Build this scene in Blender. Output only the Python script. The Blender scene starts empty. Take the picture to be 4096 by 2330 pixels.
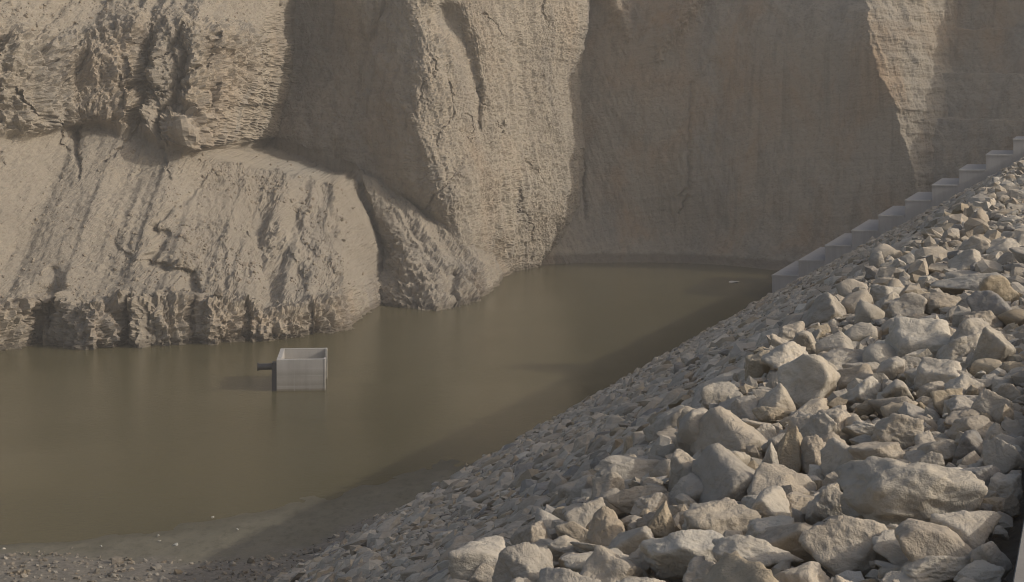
import bpy, bmesh, math, random
import numpy as np
from mathutils import Vector, Matrix

SC = bpy.context.scene
COL = SC.collection
R = math.radians

# ------------------------------------------------------------------ camera, sky, sun, exposure
F_PX, CX, HORIZON, H = 6500.0, 2048.0, 430.0, 20.0     # lens in pixels of the 4096-wide frame, eye 20 m above the water

cam_data = bpy.data.cameras.new('camera')
cam_data.sensor_width = 36.0
cam_data.sensor_fit = 'HORIZONTAL'
cam_data.lens = 36.0 * F_PX / 4096.0
cam_data.shift_y = -(2330 / 2 - HORIZON) / 4096.0
cam_data.clip_start = 0.1
cam_data.clip_end = 3000.0
cam = bpy.data.objects.new('camera', cam_data)
COL.objects.link(cam)
cam.location = (0, 0, H)
cam.rotation_euler = (R(90), 0, 0)
SC.camera = cam

SUN_EL, SUN_AZ = R(26.8), R(101.3)                     # azimuth clockwise from +Y: from the right, a little behind the camera
TO_SUN = Vector((math.sin(SUN_AZ) * math.cos(SUN_EL), math.cos(SUN_AZ) * math.cos(SUN_EL), math.sin(SUN_EL)))

world = bpy.data.worlds.new('World')
SC.world = world
world.use_nodes = True
wn = world.node_tree
wn.nodes.clear()
w_out = wn.nodes.new('ShaderNodeOutputWorld')
w_bg = wn.nodes.new('ShaderNodeBackground')
w_sky = wn.nodes.new('ShaderNodeTexSky')
w_sky.sky_type = 'NISHITA'
w_sky.sun_disc = False
w_sky.sun_elevation = SUN_EL
w_sky.sun_rotation = SUN_AZ
w_sky.air_density = 1.0
w_sky.dust_density = 6.0
w_sky.ozone_density = 1.0
w_bg.inputs['Strength'].default_value = 0.14
wn.links.new(w_sky.outputs[0], w_bg.inputs[0])
wn.links.new(w_bg.outputs[0], w_out.inputs[0])

sun_data = bpy.data.lights.new('sun', 'SUN')
sun_data.energy = 2.6
sun_data.angle = R(0.53)
sun_data.color = (1.0, 0.945, 0.86)
sun = bpy.data.objects.new('sun', sun_data)
COL.objects.link(sun)
sun.location = (60, -10, 60)
sun.rotation_euler = (-TO_SUN).to_track_quat('-Z', 'Y').to_euler()

SC.view_settings.view_transform = 'Standard'
SC.view_settings.look = 'None'
SC.view_settings.gamma = 1.0
SC.view_settings.exposure = -0.42
SC.view_settings.use_curve_mapping = False
SC.render.engine = 'CYCLES'
SC.cycles.use_denoising = True
SC.cycles.max_bounces = 6
SC.cycles.diffuse_bounces = 4
SC.cycles.pixel_filter_type = 'BLACKMAN_HARRIS'
SC.cycles.filter_width = 1.1

rng = np.random.default_rng(7)
random.seed(7)


# ------------------------------------------------------------------ helpers
def at(px, py, Y):
    """the world point that a pixel of the photograph shows at depth Y"""
    return np.array([(px - CX) * Y / F_PX, Y, H - (py - HORIZON) * Y / F_PX])


def on_level(px, py, z=0.0):
    return at(px, py, F_PX * (H - z) / (py - HORIZON))


def tag(o, label=None, cat=None, group=None, kind=None):
    if label: o['label'] = label
    if cat: o['category'] = cat
    if group: o['group'] = group
    if kind: o['kind'] = kind
    return o


def link(o, parent=None):
    COL.objects.link(o)
    if parent is not None:
        o.parent = parent
    return o


def mesh_np(name, verts, faces, smooth=True):
    """mesh from numpy arrays, all faces with the same number of corners"""
    me = bpy.data.meshes.new(name)
    verts = np.ascontiguousarray(verts, dtype=np.float32)
    faces = np.ascontiguousarray(faces, dtype=np.int32)
    n, k = faces.shape
    me.vertices.add(len(verts))
    me.vertices.foreach_set('co', verts.ravel())
    me.loops.add(n * k)
    me.loops.foreach_set('vertex_index', faces.ravel())
    me.polygons.add(n)
    me.polygons.foreach_set('loop_start', np.arange(0, n * k, k, dtype=np.int32))
    me.polygons.foreach_set('loop_total', np.full(n, k, dtype=np.int32))
    me.polygons.foreach_set('use_smooth', np.full(n, smooth, dtype=bool))
    me.update(calc_edges=True)
    me.validate()
    return me


def attr_float(me, name, vals):
    a = me.attributes.new(name, 'FLOAT', 'POINT')
    a.data.foreach_set('value', np.ascontiguousarray(vals, dtype=np.float32))


def attr_color(me, name, cols):
    a = me.attributes.new(name, 'FLOAT_COLOR', 'POINT')
    c = np.ones((len(cols), 4), dtype=np.float32)
    c[:, :3] = cols
    a.data.foreach_set('color', c.ravel())


def grid_faces(nr, nc):
    i = np.arange(nr * nc).reshape(nr, nc)
    return np.stack([i[:-1, :-1], i[:-1, 1:], i[1:, 1:], i[1:, :-1]], axis=-1).reshape(-1, 4)


def smooth01(a, b, x):
    t = np.clip((x - a) / (b - a), 0, 1)
    return t * t * (3 - 2 * t)


_P = np.random.default_rng(11).permutation(1024).astype(np.int64)
_P = np.concatenate([_P, _P, _P, _P])
_G = np.random.default_rng(12).normal(size=(1024, 3))
_G /= np.linalg.norm(_G, axis=1)[:, None]
_G = _G.astype(np.float32)


def perlin(x, y, z):
    x, y, z = np.broadcast_arrays(np.asarray(x, np.float32), np.asarray(y, np.float32), np.asarray(z, np.float32))
    xi, yi, zi = np.floor(x).astype(np.int64), np.floor(y).astype(np.int64), np.floor(z).astype(np.int64)
    xf, yf, zf = (x - xi).astype(np.float32), (y - yi).astype(np.float32), (z - zi).astype(np.float32)
    u, v, w = [t * t * t * (t * (t * 6 - 15) + 10) for t in (xf, yf, zf)]
    xi &= 1023; yi &= 1023; zi &= 1023
    def g(dx, dy, dz):
        h = _P[_P[_P[xi + dx] + yi + dy] + zi + dz] & 1023
        gr = _G[h]
        return gr[..., 0] * (xf - dx) + gr[..., 1] * (yf - dy) + gr[..., 2] * (zf - dz)
    x00 = g(0, 0, 0) * (1 - u) + g(1, 0, 0) * u
    x10 = g(0, 1, 0) * (1 - u) + g(1, 1, 0) * u
    x01 = g(0, 0, 1) * (1 - u) + g(1, 0, 1) * u
    x11 = g(0, 1, 1) * (1 - u) + g(1, 1, 1) * u
    return 1.6 * ((x00 * (1 - v) + x10 * v) * (1 - w) + (x01 * (1 - v) + x11 * v) * w)


def fbm(x, y, z, octaves=4, gain=0.5):
    s, a = 0.0, 1.0
    for k in range(octaves):
        s = s + a * perlin(x + 17.3 * k, y - 9.1 * k, z + 4.7 * k)
        x, y, z, a = x * 2.03, y * 2.03, z * 2.03, a * gain
    return s


def ridged(x, y, z, octaves=4, gain=0.5):
    s, a = 0.0, 1.0
    for k in range(octaves):
        s = s + a * (1 - 2 * np.abs(perlin(x + 7.3 * k, y - 3.1 * k, z + 14.7 * k)))
        x, y, z, a = x * 2.03, y * 2.03, z * 2.03, a * gain
    return s


def facet(x, y, z, seed=0):
    """blocky fracture relief: every cell of a jittered lattice is its own tilted plane"""
    xi, yi, zi = [np.floor(t).astype(np.int64) for t in (x, y, z)]
    best = np.full(x.shape, 1e9, np.float32)
    out = np.zeros(x.shape, np.float32)
    for dx in (-1, 0, 1):
        for dy in (-1, 0, 1):
            for dz in (-1, 0, 1):
                a, b, c = xi + dx, yi + dy, zi + dz
                h = _P[_P[_P[(a + seed) & 1023] + (b & 1023)] + (c & 1023)] & 1023
                j = _G[h]
                ex, ey, ez = x - a - 0.5 - 0.45 * j[..., 0], y - b - 0.5 - 0.45 * j[..., 1], z - c - 0.5 - 0.45 * j[..., 2]
                d = ex * ex + ey * ey + ez * ez
                g = _G[(h * 7 + 31) & 1023]
                val = g[..., 0] * 0.9 + 0.7 * (g[..., 1] * ex + g[..., 2] * ez + 0.5 * g[..., 0] * ey)
                m = d < best
                best = np.where(m, d, best)
                out = np.where(m, val, out)
    return out


class TPS:
    """a smooth surface Y(X, z) through given world points"""
    def __init__(self, pts, stiff=0.0):
        p = np.array(pts, float)
        self.c = p[:, [0, 2]]
        n = len(p)
        K = self._k(np.linalg.norm(self.c[:, None] - self.c[None], axis=-1)) + stiff * np.eye(n)
        A = np.zeros((n + 3, n + 3))
        A[:n, :n] = K
        A[:n, n] = 1; A[:n, n + 1:] = self.c
        A[n:, :n] = A[:n, n:].T
        self.w = np.linalg.solve(A, np.concatenate([p[:, 1], [0, 0, 0]]))

    @staticmethod
    def _k(r):
        return r * r * np.log(np.maximum(r, 1e-9))

    def __call__(self, X, z):
        out = self.w[-3] + self.w[-2] * X + self.w[-1] * z
        for (cx, cz), w in zip(self.c, self.w[:-3]):
            out = out + w * self._k(np.hypot(X - cx, z - cz))
        return out


# ------------------------------------------------------------------ materials
class NT:
    def __init__(self, name):
        self.m = bpy.data.materials.new(name)
        self.m.use_nodes = True
        self.t = self.m.node_tree
        self.b = self.t.nodes['Principled BSDF']

    def n(self, typ, **kw):
        nd = self.t.nodes.new(typ)
        for k, v in kw.items():
            if hasattr(nd, k): setattr(nd, k, v)
            else: nd.inputs[k.replace('_', ' ')].default_value = v
        return nd

    def l(self, a, b):
        self.t.links.new(a, b)

    def coords(self, scale=(1, 1, 1), obj=False):
        src = self.n('ShaderNodeTexCoord').outputs['Object'] if obj else self.n('ShaderNodeNewGeometry').outputs['Position']
        mp = self.n('ShaderNodeMapping')
        mp.inputs['Scale'].default_value = scale
        self.l(src, mp.inputs['Vector'])
        return mp.outputs[0]

    def noise(self, vec, scale, detail=4, rough=0.55, dist=0.0):
        nd = self.n('ShaderNodeTexNoise')
        nd.inputs['Scale'].default_value = scale
        nd.inputs['Detail'].default_value = detail
        nd.inputs['Roughness'].default_value = rough
        nd.inputs['Distortion'].default_value = dist
        self.l(vec, nd.inputs['Vector'])
        return nd.outputs['Fac']

    def ramp(self, fac, stops):
        nd = self.n('ShaderNodeValToRGB')
        el = nd.color_ramp.elements
        while len(el) < len(stops): el.new(0.5)
        for e, (p, c) in zip(el, stops):
            e.position = p
            e.color = (c[0], c[1], c[2], 1) if not isinstance(c, (int, float)) else (c, c, c, 1)
        self.l(fac, nd.inputs[0])
        return nd.outputs[0]

    def mix(self, fac, a, b, mode='MIX'):
        nd = self.n('ShaderNodeMix', data_type='RGBA', blend_type=mode)
        for v, i in ((fac, 0), (a, 6), (b, 7)):
            if hasattr(v, 'links'): self.l(v, nd.inputs[i])
            elif isinstance(v, (int, float)): nd.inputs[i].default_value = v
            else: nd.inputs[i].default_value = (v[0], v[1], v[2], 1)
        return nd.outputs[2]

    def math(self, op, a, b=0.0):
        nd = self.n('ShaderNodeMath', operation=op)
        for v, i in ((a, 0), (b, 1)):
            if hasattr(v, 'links'): self.l(v, nd.inputs[i])
            else: nd.inputs[i].default_value = v
        return nd.outputs[0]

    def attr(self, name):
        nd = self.n('ShaderNodeAttribute')
        nd.attribute_name = name
        return nd

    def bump(self, height, dist, strength=1.0, prev=None):
        nd = self.n('ShaderNodeBump')
        nd.inputs['Strength'].default_value = strength
        nd.inputs['Distance'].default_value = dist
        self.l(height, nd.inputs['Height'])
        if prev is not None: self.l(prev, nd.inputs['Normal'])
        return nd.outputs[0]

    def finish(self, col, rough=0.9, normal=None, spec=0.2):
        if hasattr(col, 'links'): self.l(col, self.b.inputs['Base Color'])
        else: self.b.inputs['Base Color'].default_value = (col[0], col[1], col[2], 1)
        self.b.inputs['Roughness'].default_value = rough
        self.b.inputs['Specular IOR Level'].default_value = spec
        if normal is not None: self.l(normal, self.b.inputs['Normal'])
        return self.m


def mat_cliff():
    t = NT('weathered_marl')
    p = t.coords()
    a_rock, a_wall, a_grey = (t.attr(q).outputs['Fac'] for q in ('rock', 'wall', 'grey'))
    sep = t.n('ShaderNodeSeparateXYZ')
    t.l(t.n('ShaderNodeNewGeometry').outputs['Position'], sep.inputs[0])
    comb = t.n('ShaderNodeCombineXYZ')                      # coordinates that follow the bedding
    t.l(t.math('MULTIPLY', sep.outputs[0], 0.045), comb.inputs[0])
    t.l(t.math('MULTIPLY', sep.outputs[1], 0.045), comb.inputs[1])
    t.l(t.attr('dip').outputs['Fac'], comb.inputs[2])
    strat = comb.outputs[0]
    big = t.noise(p, 0.06, 4, 0.6)
    base = t.ramp(big, [(0.32, (0.365, 0.320, 0.258)), (0.55, (0.41, 0.362, 0.295)), (0.72, (0.44, 0.392, 0.322))])
    och = t.noise(t.coords((0.06, 0.06, 0.045)), 1.5, 5, 0.62, 0.8)
    w_o = t.math('MULTIPLY', t.ramp(och, [(0.47, 0.0), (0.66, 1.0)]), t.math('ADD', 0.25, t.math('MULTIPLY', a_wall, 0.5)))
    base = t.mix(w_o, base, (0.43, 0.300, 0.190))
    blu = t.noise(t.coords((0.12, 0.12, 0.03)), 1.1, 5, 0.62, 0.5)
    base = t.mix(t.math('MULTIPLY', t.ramp(blu, [(0.50, 0.0), (0.68, 1.0)]), 0.55), base, (0.285, 0.272, 0.255))
    s1 = t.noise(strat, 1.3, 7, 0.72, 0.15)
    s_col = t.ramp(s1, [(0.34, (0.76, 0.75, 0.74)), (0.48, (1, 1, 1)), (0.66, (1.10, 1.09, 1.06))])
    rock_col = t.mix(0.42, base, s_col, 'MULTIPLY')
    st = t.noise(t.coords((0.9, 0.9, 0.05)), 1.0, 5, 0.65, 0.2)
    rock_col = t.mix(0.6, rock_col, t.ramp(st, [(0.36, (0.64, 0.64, 0.66)), (0.52, (1, 1, 1))]), 'MULTIPLY')
    pits = t.ramp(t.noise(p, 2.2, 6, 0.78), [(0.36, (0.62, 0.60, 0.58)), (0.47, (1, 1, 1))])
    rock_col = t.mix(0.55, rock_col, pits, 'MULTIPLY')
    tal = t.ramp(t.noise(p, 0.12, 5, 0.65), [(0.35, (0.335, 0.295, 0.240)), (0.65, (0.385, 0.342, 0.282))])
    tal = t.mix(0.7, tal, t.ramp(t.noise(p, 3.4, 6, 0.8), [(0.35, (0.66, 0.65, 0.64)), (0.49, (1, 1, 1)), (0.75, (1.12, 1.12, 1.10))]), 'MULTIPLY')
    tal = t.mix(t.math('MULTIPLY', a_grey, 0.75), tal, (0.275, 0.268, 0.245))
    col = t.mix(a_rock, tal, rock_col)
    # damp rim at the water, taller on the back wall as painted undercut shade
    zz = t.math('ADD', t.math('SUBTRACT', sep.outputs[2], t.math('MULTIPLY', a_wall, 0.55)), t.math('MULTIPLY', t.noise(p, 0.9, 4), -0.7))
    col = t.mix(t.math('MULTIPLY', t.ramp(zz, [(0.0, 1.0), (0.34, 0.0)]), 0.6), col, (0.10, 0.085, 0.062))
    b1 = t.bump(t.noise(strat, 1.7, 6, 0.7, 0.3), 0.14, 0.25)
    b2 = t.bump(t.noise(p, 2.4, 8, 0.8), 0.40, 0.65, b1)
    return t.finish(col, 0.95, b2, 0.1)


def rock_tail(t, col):
    p = t.coords()
    col = t.mix(0.55, col, t.ramp(t.noise(p, 2.2, 5, 0.65), [(0.3, (0.72, 0.70, 0.68)), (0.5, (1, 1, 1)), (0.72, (1.12, 1.11, 1.09))]), 'MULTIPLY')
    col = t.mix(0.35, col, t.ramp(t.noise(p, 14.0, 4, 0.7), [(0.32, (0.66, 0.64, 0.62)), (0.5, (1, 1, 1))]), 'MULTIPLY')
    och = t.ramp(t.noise(p, 0.9, 3, 0.6), [(0.54, 0.0), (0.68, 1.0)])
    col = t.mix(t.math('MULTIPLY', och, 0.35), col, (0.36, 0.27, 0.17))
    b1 = t.bump(t.noise(p, 5.0, 6, 0.7, 0.3), 0.10, 0.55)
    b2 = t.bump(t.noise(p, 34.0, 4, 0.7), 0.012, 0.6, b1)
    return t.finish(col, 0.92, b2, 0.15)


def mat_boulder():
    t = NT('limestone_boulder')
    return rock_tail(t, t.n('ShaderNodeObjectInfo').outputs['Color'])


def mat_riprap():
    t = NT('limestone_riprap')
    return rock_tail(t, t.attr('tint').outputs['Color'])


def mat_gravel(name, lo, hi, scale=3.0):
    t = NT(name)
    p = t.coords()
    v = t.n('ShaderNodeTexVoronoi')
    v.inputs['Scale'].default_value = scale
    t.l(p, v.inputs['Vector'])
    col = t.ramp(t.noise(p, scale * 0.7, 5, 0.7), [(0.3, lo), (0.7, hi)])
    return t.finish(col, 0.95, t.bump(t.noise(p, scale * 1.3, 6, 0.75), 0.12, 0.7), 0.1)


def mat_mud():
    t = NT('wet_mud')
    p = t.coords((1, 0.35, 1))
    col = t.ramp(t.noise(p, 0.5, 5, 0.6), [(0.3, (0.135, 0.125, 0.092)), (0.7, (0.185, 0.165, 0.122))])
    col = t.mix(0.5, col, t.ramp(t.noise(t.coords(), 6.0, 4, 0.7), [(0.3, (0.8, 0.8, 0.8)), (0.6, (1, 1, 1))]), 'MULTIPLY')
    m = t.finish(col, 0.62, t.bump(t.noise(t.coords(), 3.0, 5, 0.7), 0.03, 0.5), 0.3)
    return m


def mat_water():
    t = NT('silty_water')
    col = t.ramp(t.noise(t.coords((0.05, 0.03, 1)), 1.0, 3, 0.5), [(0.35, (0.112, 0.096, 0.047)), (0.65, (0.130, 0.112, 0.057))])
    r1 = t.noise(t.coords((2.2, 5.5, 1)), 1.0, 4, 0.6, 0.2)
    gust = t.ramp(t.noise(t.coords((0.03, 0.05, 1)), 1.0, 3, 0.5), [(0.38, 0.25), (0.62, 1.0)])
    h = t.math('MULTIPLY', r1, gust)
    t.b.inputs['IOR'].default_value = 1.33
    m = t.finish(col, 0.17, t.bump(h, 0.05, 0.7), 0.16)
    return m


def mat_concrete(name, c=(0.40, 0.385, 0.36), wet=False):
    t = NT(name)
    p = t.coords()
    col = t.ramp(t.noise(p, 0.7, 5, 0.6), [(0.3, tuple(0.86 * v for v in c)), (0.7, c)])
    col = t.mix(0.5, col, t.ramp(t.noise(t.coords((2.5, 2.5, 0.2)), 1.0, 4, 0.6), [(0.35, (0.80, 0.79, 0.78)), (0.55, (1, 1, 1))]), 'MULTIPLY')
    col = t.mix(0.4, col, t.ramp(t.noise(p, 18.0, 4, 0.7), [(0.32, (0.78, 0.78, 0.78)), (0.52, (1, 1, 1))]), 'MULTIPLY')
    if wet:                                                 # pour lines, old water marks, slime at the waterline
        sep = t.n('ShaderNodeSeparateXYZ')
        t.l(t.n('ShaderNodeNewGeometry').outputs['Position'], sep.inputs[0])
        z = t.math('ADD', sep.outputs[2], t.math('MULTIPLY', t.noise(p, 1.6, 4), 0.10))
        col = t.mix(1.0, col, t.ramp(t.math('MULTIPLY', z, 0.4), [(0.0, (0.36, 0.33, 0.26)), (0.07, (0.62, 0.58, 0.50)), (0.10, (0.86, 0.84, 0.79)), (0.20, (0.72, 0.69, 0.64)), (0.34, (0.88, 0.86, 0.82)),
                                                                  (0.50, (0.78, 0.76, 0.72)), (0.64, (0.97, 0.96, 0.95)), (0.95, (1, 1, 1))]), 'MULTIPLY')
    return t.finish(col, 0.85, t.bump(t.noise(p, 26.0, 4, 0.7), 0.006, 0.5), 0.25)


def mat_plain(name, c, rough=0.6, spec=0.3, scale=8.0):
    t = NT(name)
    p = t.coords()
    col = t.ramp(t.noise(p, scale, 4, 0.6), [(0.3, tuple(0.8 * v for v in c)), (0.7, c)])
    return t.finish(col, rough, t.bump(t.noise(p, scale * 2, 3), 0.004, 0.4), spec)


M_CLIFF, M_BOULDER, M_RIPRAP = mat_cliff(), mat_boulder(), mat_riprap()
M_FILL = mat_gravel('dam_gravel_fill', (0.17, 0.145, 0.115), (0.33, 0.285, 0.225), 4.0)
M_SHORE = mat_gravel('shore_gravel', (0.15, 0.135, 0.105), (0.31, 0.28, 0.225), 5.0)
M_MUD, M_WATER = mat_mud(), mat_water()
M_CONC = mat_concrete('cast_concrete', (0.52, 0.50, 0.475), True)
M_STEP = mat_concrete('step_concrete', (0.53, 0.515, 0.50))
M_CURB = mat_concrete('curb_concrete', (0.36, 0.34, 0.31))
M_STEEL = mat_plain('dark_painted_steel', (0.035, 0.036, 0.042), 0.45, 0.5)
M_ROAD = mat_gravel('crest_gravel', (0.22, 0.19, 0.15), (0.33, 0.29, 0.24), 6.0)
M_PALE = mat_plain('bleached_debris', (0.62, 0.60, 0.56), 0.8, 0.2)


# ------------------------------------------------------------------ dam frame
AX = 0.36                                    # the dam runs along (AX, 1); its upstream face falls to the left
BENCH0, BENCH1 = 0.42, 3.7                   # offsets to the left of the crest line X = AX * Y
ZB0, ZB1, FALL = 17.80, 17.10, 0.55


def dam_z(off):
    off = np.asarray(off, float)
    bench = ZB0 + (off - BENCH0) / (BENCH1 - BENCH0) * (ZB1 - ZB0)
    slope = ZB1 - 0.64 * (np.minimum(off, 9.0) - BENCH1) - 0.5355 * np.maximum(off - 9.0, 0)
    k = 0.25                                 # rounded shoulder
    h = np.clip(0.5 + 0.5 * (slope - bench) / k, 0, 1)
    return slope * (1 - h) + bench * h - k * h * (1 - h)


def dam_hit(px, py):
    """where a pixel's ray meets the dam face: offset, Y, z"""
    lo, hi = 2.0, 260.0
    f = lambda Y: (lambda p: p[2] - float(dam_z(AX * Y - p[0])))(at(px, py, Y))
    Ys = np.linspace(3.0, 230.0, 3000)
    X = (px - CX) * Ys / F_PX
    z = H - (py - HORIZON) * Ys / F_PX
    d = z - dam_z(AX * Ys - X)
    i = int(np.argmax(d < 0)) if (d < 0).any() else len(Ys) - 1
    Y = Ys[i]
    return AX * Y - X[i], Y, float(dam_z(AX * Y - X[i]))


# ------------------------------------------------------------------ the cliffs: a surface Y(X, z) made of several rock bodies
NZ = 440
xs_ = np.linspace(-72, 92, 4000)                            # closer columns where rock faces turn away from the view
dn_ = 1 / 0.15 + (1 / 0.06 - 1 / 0.15) * (((xs_ > -29.5) & (xs_ < -23.5)) | ((xs_ > -20) & (xs_ < -12)) | ((xs_ > -6.5) & (xs_ < -1.5))) + 7 * ((xs_ > 2) & (xs_ < 9))
dn_ = np.convolve(np.pad(dn_, 10, mode='edge'), np.ones(21) / 21, mode='valid')
cum_ = np.concatenate([[0], np.cumsum(0.5 * (dn_[1:] + dn_[:-1]) * np.diff(xs_))])
NX = int(cum_[-1])
gx = np.interp(np.linspace(0, cum_[-1], NX), cum_, xs_)
gz = np.concatenate([np.linspace(-2.0, 44.0, NZ - 14), 44.0 + np.linspace(0.25, 1, 14) ** 1.0 * 2.0])
X, Z = np.meshgrid(gx, gz)


def px2X(px, Y):
    return (np.asarray(px, float) - CX) * Y / F_PX


# left hillside: eroded bank, debris slope, outcrop band, upper slope
shore_px = [(-900, 118), (-400, 128), (0, 134.7), (400, 136), (780, 138.0), (1000, 139.5), (1180, 141.5), (1330, 146), (1480, 151), (1560, 155)]
Y0 = np.interp(X, [px2X(a, b) for a, b in shore_px], [b for a, b in shore_px])
bank_px = [(-300, 0), (-120, 1.2), (-60, -0.8), (0, -0.8), (90, 0.2), (125, 2.0), (250, 0.9), (385, -0.9), (470, 0.2), (492, 1.7), (565, -0.7), (715, -0.1),
           (745, 1.8), (835, -0.7), (915, 0.1), (938, 1.3), (1015, -0.5), (1150, 0.1), (1178, 0.8), (1225, -0.4), (1480, 0)]
Ybank = np.interp(X + 0.35 * fbm(X * 0.5, Z * 0.6, 0.5, 3), [px2X(a, 137) for a, _ in bank_px], [b for _, b in bank_px])
zb = 3.7 + 0.9 * fbm(X * 0.22, 1.0, 2.0, 4) - 1.3 * smooth01(-29, -20, X)
zc = np.interp(X, [px2X(a, 160) for a in (-400, 0, 60, 170, 330, 400, 530, 640, 800, 860, 900, 1000, 1130)],
               [H - (b - 430) * 160 / F_PX for b in (520, 530, 525, 555, 500, 500, 545, 585, 620, 590, 585, 575, 560)])
zc = zc + 0.25 * fbm(X * 0.8, 0.0, 3.0, 3) + 9.0 * smooth01(-27.6, -25.4, X)
out_px = [(-500, 0), (-200, -1.5), (-30, 0.5), (60, 1.6), (150, -1.9), (300, -2.2), (470, -1.3), (492, 1.2), (545, 2.4), (608, -0.9), (672, -0.4), (694, 1.3), (752, -2.3),
          (900, -2.3), (1000, -1.5), (1130, 2.2)]
warp = 1.2 * fbm(X * 0.16, Z * 0.22, 8.5, 4, 0.6)
Yout = np.interp(X + warp, [px2X(a, 161) for a, _ in out_px], [b for _, b in out_px])
zt = 27.5 + 1.6 * fbm(X * 0.12, 5.0, 1.0, 3) - 1.5 * smooth01(-48, -60, X)
bank_d = 0.25
tal_d = np.interp(X, [-40, -32, -25, -17, -12], [1.62, 1.75, 2.75, 2.7, 2.4])
Yl_bank = Y0 + bank_d * np.minimum(Z, zb) + 1.55 * Ybank * (1 - smooth01(zb - 1.6, zb + 1.8, Z))
Yl = Yl_bank + tal_d * np.clip(Z - zb, 0, None) * 1.0
Yl = Yl - (tal_d - 0.50) * np.clip(Z - zc, 0, None) + Yout * smooth01(zc - 0.2, zc + 2.2, Z) * (1 - 0.75 * smooth01(zt - 5, zt + 4, Z))
Yl = Yl + 1.15 * np.clip(Z - zt, 0, None)
# outcrops overhang the debris a little at their foot
Yl = Yl - 0.12 * smooth01(zc - 0.1, zc + 0.5, Z) * (1 - smooth01(zc + 0.5, zc + 3.0, Z))
# right-hand rim of the hillside
xr = np.interp(gz, [-2, 0, 3.7, 7.7, 10.3, 12.0, 14.1, 15.5, 18, 21, 24.2, 44], [-15.6, -15.6, -15.9, -17.0, -18.0, -18.8, -26.4, -31.6, -30.4, -29.0, -27.5, -26.8])[:, None]
xr = xr + 0.35 * fbm(Z * 0.35, X * 0.05, 2.2, 4)
Yl = Yl + 0.6 * np.clip(X - xr + 0.6, 0, None) ** 2 + 9.0 * np.clip(X - xr - 0.1, 0, None)
rim_l = smooth01(-0.3, 0.5, X - xr) * smooth01(15, 17, Z)
rock_l = np.maximum(smooth01(zc - 0.2, zc + 0.4, Z) * (1 - smooth01(zt - 1.0, zt + 2.5, Z) * 0.85), 1 - smooth01(zb - 0.7, zb + 0.8, Z))
rock_l = np.maximum(rock_l, 0.5 * rim_l)

# second debris rib with its rock foot in the water
t2 = TPS([at(*p) for p in [
    (1440, 730, 180), (1500, 770, 178.5), (1600, 880, 175.5), (1680, 1000, 171.5), (1740, 1100, 168), (1790, 1190, 164.5), (1800, 1242, 163),
    (1420, 860, 182.5), (1470, 950, 180), (1500, 1060, 176), (1495, 1150, 172.5), (1490, 1225, 169.5), (1560, 1231, 165.8), (1640, 1240, 162.3), (1720, 1243, 161.5), (1600, 1100, 169), (1660, 1150, 165.5),
    (1650, 810, 180.5), (1750, 880, 178.5), (1830, 960, 177), (1870, 1040, 175), (1905, 1110, 173), (1925, 1190, 171.5), (1860, 1150, 170.5), (1850, 1240, 166),
    (1640, 1330, 159), (1850, 1310, 162), (1560, 640, 190), (1750, 780, 188), (1420, 640, 187), (1400, 1230, 171)]], stiff=0.3)
Yt = t2(X, Z) + 9.0 * np.clip(X - np.interp(gz, [-2, 0, 2, 4, 8, 12], [-3.0, -3.1, -3.6, -4.2, -6.0, -12])[:, None] - 0.25 * fbm(Z * 0.8, 0.0, 6.0, 3), 0, None)
Yt = Yt + 3.0 * np.clip(Z - 11.8, 0, None)
rock_t = 0.35 + 0.65 * (1 - smooth01(2.5, 6.0, Z + 0.2 * (X + 9)))

# buttress with the shaded alcove on its left
bc = TPS([at(*p) for p in [
    (1640, -150, 187), (1640, 0, 184.5), (1690, 300, 180), (1740, 600, 177.5), (1825, 800, 176.5), (1870, 960, 177), (1890, 1110, 178.5),
    (1900, -150, 194), (1900, 0, 190), (1900, 300, 186.5), (1930, 600, 186), (1950, 850, 187), (1965, 1000, 189.5), (1945, 1110, 190.5),
    (2100, 0, 199), (2100, 300, 197), (2130, 600, 197), (2150, 850, 198.5), (2120, 1000, 199.5), (2130, 1080, 201.5),
    (2270, 0, 207), (2250, 300, 205), (2270, 600, 205), (2240, 900, 205), (2200, 1000, 204.5), (2250, -150, 211),
    (1500, 300, 186), (1300, 300, 192), (1150, 300, 195), (1130, 0, 199), (1500, 0, 191), (1320, 0, 196),
    (1500, 600, 182), (1300, 560, 187), (1150, 560, 190), (1650, 800, 179), (1750, 950, 178.5), (1500, 800, 181.5), (1350, 800, 186), (900, 300, 202), (900, 700, 198)]], stiff=1.0)
Yc = bc(X, Z)
xe = np.interp(gz, [-2, 0, 2.2, 5.3, 10, 14.7, 18.5, 24, 33.4, 46], [2.2, 2.6, 4.4, 6.3, 6.95, 7.0, 6.6, 6.1, 7.7, 9.0])[:, None]
Yc = Yc + 3.5 * np.clip(X - xe - 0.2 * fbm(Z * 0.5, 0.0, 7.7, 4), 0, None) ** 1.2
# secondary rib on the alcove wall
c2 = TPS([at(*p) for p in [(1395, -100, 191), (1400, 0, 190), (1425, 150, 189.5), (1445, 290, 190.0), (1620, -100, 192), (1620, 0, 190), (1560, 120, 189.5), (1500, 250, 189.5), (1250, 0, 204), (1260, 200, 202),
                           (1330, 100, 197), (1480, 400, 196), (1700, 100, 196)]])
Yc2 = c2(X, Z) + 5.0 * np.clip(X + 10.5, 0, None) + 3.0 * np.clip(21.0 - Z, 0, None)

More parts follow.
